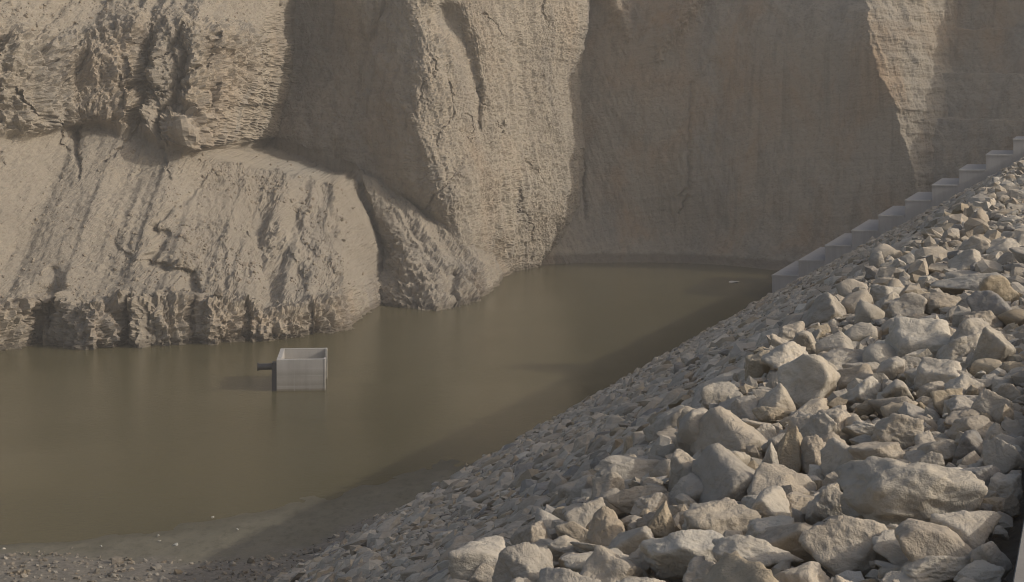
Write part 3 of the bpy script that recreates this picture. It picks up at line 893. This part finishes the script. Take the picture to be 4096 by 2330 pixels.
# the boulders one can recognise: pixel of the middle, width, height, tint, shape, short name, label
LM = [
    (3674, 2067, 555, 270, 'pale', 'pitted', 'the huge pitted boulder', 'largest boulder, a broad pale pitted block beside the concrete curb'),
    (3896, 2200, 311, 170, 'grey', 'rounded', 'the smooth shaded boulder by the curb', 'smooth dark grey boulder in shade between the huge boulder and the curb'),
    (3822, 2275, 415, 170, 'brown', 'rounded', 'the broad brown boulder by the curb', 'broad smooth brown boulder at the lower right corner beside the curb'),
    (3763, 2320, 311, 100, 'pale', 'pitted', 'the lowest lit boulder by the curb', 'rough pale boulder cut off by the bottom edge near the curb'),
    (3400, 2245, 370, 200, 'tan', 'angular', 'the big pyramid boulder', 'big tan pyramid shaped boulder at the bottom edge left of the curb'),
    (3570, 2182, 118, 100, 'white', 'angular', 'the small white pointed rock', 'small pointed whitish rock under the left end of the huge boulder'),
    (3415, 2141, 140, 85, 'pale', 'angular', 'the small split rock', 'small pale split rock sitting on top of the big pyramid boulder'),
    (3274, 2145, 75, 48, 'grey', 'rounded', 'the little round cobble', 'little round grey cobble left of the small split rock'),
    (3170, 2200, 281, 140, 'brown', 'rounded', 'the brown dome boulder', 'brown dome shaped boulder left of the big pyramid boulder'),
    (2881, 2141, 296, 150, 'tan', 'pitted', 'the craggy tan boulder', 'craggy tan boulder with a flat right side above the white slab'),
    (3066, 2082, 192, 130, 'pale', 'rounded', 'the rounded pale block', 'rounded pale block below the large grey hump'),
    (2778, 2267, 415, 150, 'white', 'slab', 'the white bottom slab', 'whitish flat topped slab at the bottom edge, the brightest rock there'),
    (3037, 2280, 326, 140, 'pale', 'pitted', 'the knobbly bottom boulder', 'knobbly pale boulder at the bottom edge right of the white slab'),
    (2541, 2222, 190, 140, 'grey', 'rounded', 'the egg smooth boulder', 'smooth egg shaped grey boulder left of the white slab'),
    (2407, 2297, 296, 90, 'pale', 'pitted', 'the low bottom boulder', 'low craggy pale boulder at the bottom edge, leftmost of the sunlit ones'),
    (2652, 2134, 118, 145, 'ochre', 'upright', 'the upright ochre rock', 'upright ochre rock standing above the egg smooth boulder'),
    (2437, 2163, 170, 140, 'tan', 'angular', 'the sharp tan rock', 'sharp cornered tan rock at the left end of the sunlit shoulder'),
    (2570, 2093, 60, 55, 'ochre', 'rounded', 'the ochre ball', 'little ochre ball of stone perched beside the upright ochre rock'),
    (2926, 1971, 326, 200, 'grey', 'rounded', 'the large grey hump', 'large rounded grey hump in half shade at mid shoulder'),
    (3170, 1860, 115, 190, 'ochre', 'upright', 'the tall ochre stone', 'tall upright ochre stone behind the large grey hump'),
    (3089, 1867, 78, 115, 'white', 'upright', 'the small white upright stone', 'small whitish upright stone leaning left of the tall ochre stone'),
    (3304, 2052, 178, 145, 'grey', 'angular', 'the grey wedge', 'grey wedge shaped boulder left of the huge pitted boulder'),
    (3200, 2045, 140, 80, 'tan', 'slab', 'the flat tan rock', 'flat topped tan rock between the rounded pale block and the grey wedge'),
    (3400, 1874, 178, 135, 'pale', 'rounded', 'the pale mid boulder', 'pale boulder right of the tall ochre stone and triangular rock'),
    (3266, 1860, 120, 140, 'brown', 'angular', 'the brown triangle', 'brown triangular rock immediately right of the tall ochre stone'),
    (3533, 1874, 230, 110, 'tan', 'slab', 'the slanting slab', 'long tan slab slanting down behind the huge pitted boulder'),
    (3489, 1978, 190, 100, 'brown', 'slab', 'the dark slab', 'dark brown slab wedged above the huge boulder on its left'),
    (3274, 1771, 150, 135, 'pale', 'pitted', 'the honeycombed rock', 'honeycombed pale rock above the tall ochre stone'),
    (3607, 1771, 200, 140, 'tan', 'pitted', 'the lumpy tan rock', 'lumpy pitted tan rock above the slanting slab'),
    (3733, 1882, 96, 85, 'pale', 'angular', 'the lit nub', 'small pale rock with a lit top above the huge pitted boulder'),
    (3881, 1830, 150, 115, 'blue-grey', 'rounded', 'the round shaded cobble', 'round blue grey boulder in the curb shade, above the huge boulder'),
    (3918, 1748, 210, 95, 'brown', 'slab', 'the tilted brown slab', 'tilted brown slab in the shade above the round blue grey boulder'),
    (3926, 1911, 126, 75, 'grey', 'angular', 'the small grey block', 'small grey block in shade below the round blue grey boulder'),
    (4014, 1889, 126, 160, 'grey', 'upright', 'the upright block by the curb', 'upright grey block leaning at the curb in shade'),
    (4022, 1697, 82, 105, 'tan', 'rounded', 'the oval tan stone', 'oval tan stone standing on end at the right edge'),
    (3866, 1674, 150, 96, 'grey', 'angular', 'the grey ridge block', 'grey ridge topped block left of the oval tan stone'),
    (4022, 2045, 105, 85, 'brown', 'angular', 'the brown corner rock', 'brown rock touching the curb right of the huge boulder'),
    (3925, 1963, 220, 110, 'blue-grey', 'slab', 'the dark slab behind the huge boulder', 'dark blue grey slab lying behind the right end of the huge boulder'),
    (2940, 1800, 300, 170, 'tan', 'rounded', 'the sloping tan boulder', 'broad sloping tan boulder above the large grey hump'),
    (3059, 1771, 96, 90, 'pale', 'angular', 'the bright wedge', 'bright angular wedge on the right end of the sloping tan boulder'),
    (3089, 1685, 148, 80, 'ochre', 'pitted', 'the crusted ochre rock', 'crusted ochre rock above the bright wedge'),
    (2555, 2030, 260, 100, 'tan', 'pitted', 'the low lumpy ledge', 'low lumpy tan ledge at the edge of the shade, left of the large grey hump'),
    (2518, 1911, 260, 100, 'grey', 'slab', 'the shaded grey slab', 'long grey slab on the shaded face above the low lumpy ledge'),
    (2533, 1800, 75, 80, 'ochre', 'angular', 'the ochre cube', 'cube like ochre block standing out on the shaded dam face'),
    (2718, 1919, 80, 90, 'tan', 'upright', 'the leaning finger', 'finger like tan rock leaning at the left of the large grey hump'),
    (3246, 1571, 260, 230, 'white', 'angular', 'the chalk faced block', 'big angular block with a chalky lit face at the shoulder edge'),
    (3453, 1590, 160, 125, 'white', 'angular', 'the lit chalk block', 'chalky white block right of the big chalk faced block'),
    (3462, 1508, 183, 80, 'grey', 'slab', 'the grey bar', 'long grey bar of rock above the chalky white block'),
    (3539, 1408, 173, 60, 'tan', 'slab', 'the tan plank', 'thin tan plank of rock catching the sun at the shoulder'),
    (3347, 1417, 160, 115, 'grey', 'rounded', 'the grey shoulder block', 'grey block at the shoulder edge left of the tan plank'),
    (3236, 1412, 154, 125, 'grey', 'rounded', 'the long shaded boulder', 'long rounded boulder lying on the shaded face below the shoulder'),
    (3549, 1230, 125, 95, 'pale', 'angular', 'the sunlit fin', 'sunlit fin of pale rock projecting from the shoulder'),
    (3568, 1330, 125, 75, 'tan', 'rounded', 'the tan cap', 'rounded tan rock below the sunlit fin'),
    (3890, 1153, 308, 80, 'white', 'slab', 'the broad white slab', 'broad flat white slab below the dark blue grey boulder'),
    (3765, 1235, 202, 90, 'brown', 'angular', 'the brown block', 'brown shaded block below the broad white slab'),
    (3717, 1326, 144, 70, 'pale', 'pitted', 'the broken pale rock', 'broken pale rock between the tan cap and the curb side'),
    (3800, 1370, 145, 95, 'tan', 'pitted', 'the sponge rock', 'sponge like tan rock right of the broken pale rock'),
    (3900, 1375, 145, 75, 'pale', 'slab', 'the pale tilted slab', 'pale slab tilted to the left near the right edge at mid height'),
    (3765, 1532, 210, 125, 'pale', 'angular', 'the split face block', 'pale block with a shaded split face right of the grey bar'),
    (3640, 1490, 150, 90, 'grey', 'angular', 'the grey prism', 'grey prism shaped rock left of the split face block'),
    (3611, 1595, 150, 95, 'pale', 'rounded', 'the crusted round rock', 'rounded crusted rock right of the chalky white block'),
    (3789, 1629, 125, 90, 'ochre', 'rounded', 'the ochre lump', 'ochre lump of rock below the split face block'),
    (3866, 1053, 130, 72, 'blue-grey', 'rounded', 'the dark blue grey boulder', 'dark blue grey boulder, the darkest of the upper sunlit rocks'),
]
SHAPES = {'pitted': dict(planes=12, sharp=14, rough=0.11, pit=0.05), 'rounded': dict(planes=11, sharp=12, rough=0.08, pit=0.015), 'angular': dict(planes=12, sharp=24, rough=0.11, pit=0.03),
          'slab': dict(planes=11, sharp=26, rough=0.09, pit=0.03), 'upright': dict(planes=10, sharp=22, rough=0.08, pit=0.03)}
BIG = {s: [rock_shape(5, 100 + 17 * i + 5 * j, **SHAPES[s]) for j in range(5)] for i, s in enumerate(SHAPES)}
MID = {s: [rock_shape(3, 300 + 17 * i + 5 * j, **SHAPES[s]) for j in range(6)] for i, s in enumerate(SHAPES)}
LOW = [rock_shape(2, 500 + j, 9, 26, 0.08) for j in range(24)]
TINY = [rock_shape(1, 600 + j, 8, 30, 0.0) for j in range(24)]


def make_mesh(name, vf, smooth=True):
    m = mesh_np(name, vf[0], vf[1], smooth)
    m.materials.append(M_BOULDER)
    return m


BIGM = {s: [make_mesh('boulder', q) for q in v] for s, v in BIG.items()}
MIDM = {s: [make_mesh('boulder', q) for q in v] for s, v in MID.items()}

SLOPE_ANG = math.atan(FALL / math.cos(math.atan(AX)))
DAMROT = Matrix.Rotation(-math.atan(AX), 4, 'Z')
placed = []                                  # offset, Y, radius
boulders = []                                # dict per boulder, landmark first
for i, (px, py, w, h, tint, shp, short, label) in enumerate(LM):
    o_, Yh, zh = dam_hit(px, py + 0.22 * h)
    s = Yh / F_PX
    g_ = 1.10 if Yh < 13 else 0.98
    sx, sz = w * s * g_, h * s * 1.28 * g_
    sy = max(0.6 * sx, min(sx, 1.3 * sz))
    X_ = AX * Yh - o_
    boulders.append(dict(p=(X_, Yh + 0.25 * sy, zh + 0.22 * sz), s=(sx, sy, sz), rot=(random.uniform(-.12, .12), random.uniform(-.12, .12), random.choice([0, math.pi]) + random.uniform(-.3, .3)),
                         tint=tint, shp=shp, lm=short, label=label, big=True, px=px, py=py, size=w))
    placed.append((o_, Yh + 0.25 * sy, 0.50 * max(sx, sy)))
    placed.append((o_ + 0.1 * sx, Yh - 0.25 * sy, 0.36 * sx))

# random riprap by dart throwing, large rocks first
def visible(X_, Y_, z_, m=120):
    m = m + 2600.0 / Y_
    px = CX + X_ * F_PX / Y_
    py = HORIZON + (H - z_) * F_PX / Y_
    return (px > -m) & (px < 4096 + m) & (py > 0) & (py < 2330 + m)


cell = 0.6
gridh = {}
def put(o, y, r):
    gridh.setdefault((int(o // cell), int(y // cell)), []).append((o, y, r))
for q in placed: put(*q)
def free(o, y, r, ov):
    ci, cj = int(o // cell), int(y // cell)
    for a in range(ci - 2, ci + 3):
        for b in range(cj - 2, cj + 3):
            for (o2, y2, r2) in gridh.get((a, b), ()):
                if (o - o2) ** 2 + (y - y2) ** 2 < ((r + r2) * ov) ** 2: return False
    return True


rocks = []                                   # offset, Y, radius
YMAX = 172.0
def wave(n, rlo, rhi, ov, ymin, ymax, omin=0.55, omax=36.5):
    # depth drawn so that the near rocks are tried as often per square metre as the far ones
    u = rng.uniform(size=(n, 3))
    for a, b, c in u:
        o = omin + (omax - omin) * a
        y = ymin + (ymax - ymin) * b
        r = rlo + (rhi - rlo) * c * c
        if o - 0.75 * r < 0.44: continue
        z = 17.0 - 0.55 * (o - 3.7) if o > 3.7 else 17.3
        if not visible(AX * y - o, y, z): continue
        if free(o, y, r, ov):
            rocks.append((o, y, r)); put(o, y, r)


wave(260, 0.24, 0.36, 0.80, 4, YMAX, 0.5, 4.6)
wave(2500, 0.24, 0.42, 0.9, 30, YMAX, 4.6)
wave(2600, 0.12, 0.24, 0.72, 4, YMAX, 0.46, 4.8)
wave(900, 0.14, 0.30, 0.8, 6, 60, 4.6)
wave(18000, 0.15, 0.26, 0.84, 60, YMAX, 4.6)
wave(9000, 0.08, 0.15, 0.72, 4, YMAX, 0.46, 4.8)
wave(34000, 0.08, 0.20, 0.78, 6, 62, 4.6)
wave(24000, 0.12, 0.18, 0.84, 50, YMAX, 4.0)
wave(26000, 0.05, 0.09, 0.86, 4, 36, 0.45, 20)
wave(4000, 0.06, 0.13, 0.78, 4, 16, 0.45, 5)
wave(8000, 0.03, 0.06, 0.88, 4, 20, 0.45, 8.0)
wave(3000, 0.05, 0.15, 0.62, 4, 18, 0.45, 1.3)
rocks = np.array(rocks)
ro, ry, rr = rocks.T
rx = AX * ry - ro
rz = dam_z(ro)
names = list(TINTS)
tw = np.array([0.26, 0.30, 0.20, 0.06, 0.04, 0.04, 0.10])
tint_i = rng.choice(len(names), size=len(rocks), p=tw / tw.sum())
shp_names = list(SHAPES)
shp_i = rng.choice(5, size=len(rocks), p=[0.2, 0.24, 0.34, 0.17, 0.05])
asp = np.stack([rng.uniform(0.85, 1.25, len(rocks)), rng.uniform(0.8, 1.15, len(rocks)), rng.uniform(0.6, 0.95, len(rocks))], 1)
on_slope = ro > 4.3
asp[on_slope] *= (1.08, 1.0, 0.78)                # packed flat into the face
asp[shp_i == 3] *= (1.25, 1.0, 0.6)
asp[(shp_i == 4) & ~on_slope] *= (0.75, 0.8, 1.35)
dims = asp * 2.15 * rr[:, None]
spx = rr / ry * F_PX
vis = visible(rx, ry, rz, 20)
order = np.argsort(-(spx * vis))
N_IND = 296 - len(LM)
ind = order[:N_IND]
is_ind = np.zeros(len(rocks), bool); is_ind[ind] = True
lit = ro < 4.4
for i in ind:
    boulders.append(dict(p=(rx[i], ry[i], rz[i] + (0.04 if on_slope[i] else 0.20) * dims[i, 2]), s=tuple(dims[i]), rot=tuple(rng.normal(0, .12 if on_slope[i] else .3, 2)) + (rng.uniform(0, 6.28),), tint=names[tint_i[i]], shp=shp_names[shp_i[i]], lm=None,
                         label=None, big=rr[i] / ry[i] * F_PX > 70, px=CX + rx[i] * F_PX / ry[i], py=HORIZON + (H - rz[i]) * F_PX / ry[i], size=2 * spx[i], zone=0 if ro[i] < 1.2 else 2 if on_slope[i] else 1))

# labels for the unnamed ones: look, place and the nearest boulder one can recognise
SHW = {'pitted': 'pitted', 'rounded': 'rounded', 'angular': 'angular', 'slab': 'flat', 'upright': 'upright'}
ZW = ['in the strip along the curb', 'on the sunlit shoulder', 'on the shaded dam face']
used = {b['label'] for b in boulders if b['label']}
lmk = [b for b in boulders if b['lm']]
for b in boulders:
    if b['label']: continue
    szw = 'large' if b['size'] > 190 else 'medium' if b['size'] > 120 else 'small'
    near = sorted(lmk, key=lambda q: (q['px'] - b['px']) ** 2 + (q['py'] - b['py']) ** 2)
    done = False
    for q in near[:6]:
        dx, dy = b['px'] - q['px'], b['py'] - q['py']
        d = math.hypot(dx, dy)
        rel = ('right of' if dx > 0 else 'left of') if abs(dx) > 1.6 * abs(dy) else ('above' if dy < 0 else 'below') if abs(dy) > 1.6 * abs(dx) else (('upper ' if dy < 0 else 'lower ') + ('right of' if dx > 0 else 'left of'))
        far = 'just ' if d < 0.75 * (q['size'] + b['size']) else '' if d < 420 else 'well '
        for lab in ('%s %s %s rock %s%s %s' % (szw, b['tint'], SHW[b['shp']], far, rel, q['lm']), ):
            if lab not in used:
                b['label'] = lab; used.add(lab); done = True
                break
        if done: break
    if not done:
        b['label'] = '%s %s %s rock %s' % (szw, b['tint'], SHW[b['shp']], ZW[b.get('zone', 1)])

for k, b in enumerate(boulders):
    pool = (BIGM if b['big'] else MIDM)[b['shp']]
    ob = bpy.data.objects.new('boulder', pool[k % len(pool)])
    link(ob)
    ob.location = b['p']
    ob.scale = b['s']
    ob.rotation_euler = b['rot']
    if b.get('zone') == 2:                                # lies in the slope
        mrot = DAMROT @ Matrix.Rotation(-SLOPE_ANG, 4, 'Y') @ Matrix.Rotation(b['rot'][2], 4, 'Z') @ Matrix.Rotation(b['rot'][0], 4, 'X') @ Matrix.Rotation(b['rot'][1], 4, 'Y')
        ob.rotation_euler = mrot.to_euler()
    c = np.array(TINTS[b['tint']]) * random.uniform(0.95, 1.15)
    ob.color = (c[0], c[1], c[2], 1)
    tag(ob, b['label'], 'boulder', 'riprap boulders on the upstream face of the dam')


def rot_mats(n, tilt, base=None):
    """random rotations: any turn about z, a little tilt"""
    a = rng.uniform(0, 2 * math.pi, n)
    tx, ty = rng.normal(0, tilt, n), rng.normal(0, tilt, n)
    ca, sa = np.cos(a), np.sin(a)
    z0, o1 = np.zeros(n), np.ones(n)
    Rz = np.stack([ca, -sa, z0, sa, ca, z0, z0, z0, o1], 1).reshape(n, 3, 3)
    Rx = np.stack([o1, z0, z0, z0, np.cos(tx), -np.sin(tx), z0, np.sin(tx), np.cos(tx)], 1).reshape(n, 3, 3)
    Ry = np.stack([np.cos(ty), z0, np.sin(ty), z0, o1, z0, -np.sin(ty), z0, np.cos(ty)], 1).reshape(n, 3, 3)
    M = Rz @ Rx @ Ry
    return M if base is None else base @ M


def scatter(name, protos, pos, dim, mats, cols, smooth, mat):
    """one mesh of many stones"""
    n = len(pos)
    which = rng.integers(0, len(protos), n)
    VV, FF, CC, base = [], [], [], 0
    for j, (v, f) in enumerate(protos):
        m = np.where(which == j)[0]
        if len(m) == 0: continue
        q = np.einsum('nij,nkj->nki', mats[m], v[None] * dim[m][:, None, :]) + pos[m][:, None, :]
        VV.append(q.reshape(-1, 3))
        FF.append((f[None] + (np.arange(len(m)) * len(v))[:, None, None]).reshape(-1, 3) + base)
        CC.append(np.repeat(cols[m], len(v), axis=0))
        base += len(m) * len(v)
    me = mesh_np(name, np.concatenate(VV), np.concatenate(FF), smooth)
    attr_color(me, 'tint', np.concatenate(CC))
    me.materials.append(mat)
    return link(bpy.data.objects.new(name, me))


tarr = np.array([TINTS[n] for n in names])
rest = np.where(~is_ind)[0]
slope_m = np.array((DAMROT @ Matrix.Rotation(-SLOPE_ANG, 4, 'Y')).to_3x3())
cols = tarr[tint_i] * rng.uniform(0.88, 1.18, (len(rocks), 1))
mats = rot_mats(len(rocks), np.where(on_slope, 0.24, 0.35))
mats[on_slope] = slope_m @ mats[on_slope]
nslope = slope_m @ np.array([0, 0, 1.0])
lift = np.where(on_slope, rng.uniform(-0.12, 0.20, len(rocks)), rng.uniform(0.05, 0.30, len(rocks))) * dims[:, 2]
pos = np.stack([rx, ry, rz], 1) + np.where(on_slope[:, None], nslope[None], np.array([[0, 0, 1.0]])) * lift[:, None]
near = rest[spx[rest] > 15]
far_ = rest[spx[rest] <= 15]
print('rocks', len(rocks), 'near', len(near), 'far', len(far_))
o = scatter('riprap', LOW, pos[near], dims[near], mats[near], cols[near], False, M_RIPRAP)
tag(o, 'smaller riprap stones filling the dam face between the boulders', kind='stuff')
o = scatter('riprap', TINY, pos[far_], dims[far_] * 1.05, mats[far_], cols[far_], False, M_RIPRAP)
tag(o, 'distant riprap stones on the shaded dam face', kind='stuff')

# stones of the near shore and rubble on the debris slopes
n = 9000
sx_ = rng.uniform(-45, 4, n); sy_ = rng.uniform(58, 82, n)
gy_ = np.interp(sx_, G[:, 0], G[:, 1])
gz_ = 0.25 + 0.10 * (gy_ - sy_)
keep = (sy_ < gy_ + rng.exponential(0.35, n)) & visible(sx_, sy_, gz_) & (AX * sy_ - sx_ > 33)
sx_, sy_, gz_ = sx_[keep], sy_[keep], np.maximum(gz_[keep], 0.12)
k = len(sx_)
sd = np.clip(rng.lognormal(-2.2, 0.5, k), 0.05, 0.45)
o = scatter('shore_stones', TINY, np.stack([sx_, sy_, gz_ + 0.1 * sd], 1), sd[:, None] * rng.uniform(0.7, 1.2, (k, 3)) * (1.2, 1.2, 0.8), rot_mats(k, 0.4), tarr[rng.choice(7, k, p=tw / tw.sum())] * rng.uniform(0.45, 0.75, (k, 1)), False, M_RIPRAP)
tag(o, 'grey brown stones of the gravel shore at the lower left', kind='stuff')

tal_mask = ((1 - rock) > 0.6) & (Z > 3) & (Z < 33) & (X < -5)
dens = np.clip(0.5 + 1.2 * fbm(X * 0.12, Y * 0.12, Z * 0.12, 3), 0.03, 1.5) ** 2 * tal_mask
pidx = rng.choice(dens.size, 3600, p=(dens / dens.sum()).ravel())
tp = V.reshape(-1, 3)[pidx]
k = len(tp)
sd = np.clip(rng.lognormal(-1.95, 0.55, k), 0.06, 0.8)
o = scatter('scree', TINY, tp, sd[:, None] * rng.uniform(0.7, 1.25, (k, 3)), rot_mats(k, 0.8), np.array([[0.33, 0.285, 0.225]]) * rng.uniform(0.8, 1.12, (k, 1)), False, M_RIPRAP)
tag(o, 'scattered stones on the debris slopes below the outcrops', kind='stuff')

# the dark pointed rock on the far bank, floating debris, pale stones on the mud
j = int(np.argmin(np.abs(gx - px2X(893, 142.5)))); 
i = int(np.argmin(np.abs(gz - at(893, 1185, 142.5)[2])))
ob = link(bpy.data.objects.new('boulder', BIGM['angular'][1]))
ob.location = V[i, j] + np.array([0, -0.2, 0.25]); ob.scale = (0.95, 0.9, 0.95); ob.color = (0.24, 0.21, 0.17, 1)
tag(ob, 'dark pointed boulder alone on the far bank above the water', 'boulder')
pl = link(bpy.data.objects.new('plank', box_mesh('plank', -0.2, 0.2, -0.05, 0.05, -0.02, 0.03, 0.008)))
pl.data.materials.append(M_PALE); pl.location = on_level(1560, 2012, 0.05); pl.rotation_euler = (0, 0, 0.05)
tag(pl, 'short pale plank lying in the shaded shallows below the dam', 'plank')
db = link(bpy.data.objects.new('driftwood', make_mesh('driftwood', rock_shape(3, 900, 9, 20, 0.2))))
db.data.materials.clear(); db.data.materials.append(M_PALE)
db.location = on_level(2932, 1130, 0.02); db.scale = (1.5, 1.2, 0.22); db.rotation_euler = (0, 0, 0.5)
tag(db, 'pale debris floating in the far corner near the stepped wall', 'debris')
for q, (px, py, s, lab) in enumerate([
        (700, 2182, .22, 'largest white stone on the sunlit mud flat'),
        (632, 2143, .13, 'upper of two small white stones close together on the mud flat'),
        (638, 2165, .12, 'lower of two small white stones close together on the mud flat'),
        (950, 2119, .14, 'small white stone on the mud closest to the dam shadow'),
        (850, 2070, .14, 'small white stone at the edge of the water, farthest out on the mud'),
        (405, 2186, .12, 'small white stone lying alone at mid length of the mud flat'),
        (14, 2195, .16, 'white stone on the mud at the left edge of the picture')]):
    st = link(bpy.data.objects.new('pale_stone', MIDM['rounded'][q % 6]))
    st.location = on_level(px, py, 0.13); st.scale = (s * 1.3, s, s * 0.8); st.rotation_euler = (0, 0, q * 1.7); st.color = (0.55, 0.52, 0.45, 1)
    tag(st, lab, 'stone', 'white stones on the mud flat')

# ------------------------------------------------------------------ dusty air
hz = link(bpy.data.objects.new('haze', box_mesh('haze', -1510, 1510, -1510, 1510, -7.0, 80.0, 0.0)))
hm = bpy.data.materials.new('dusty_air')
hm.use_nodes = True
hm.node_tree.nodes.clear()
ho = hm.node_tree.nodes.new('ShaderNodeOutputMaterial')
hv = hm.node_tree.nodes.new('ShaderNodeVolumePrincipled')
hv.inputs['Color'].default_value = (0.92, 0.88, 0.82, 1)
hv.inputs['Density'].default_value = 0.0010
hm.node_tree.links.new(hv.outputs[0], ho.inputs['Volume'])
hz.data.materials.append(hm)
tag(hz, 'pale dusty air over the reservoir', kind='stuff')
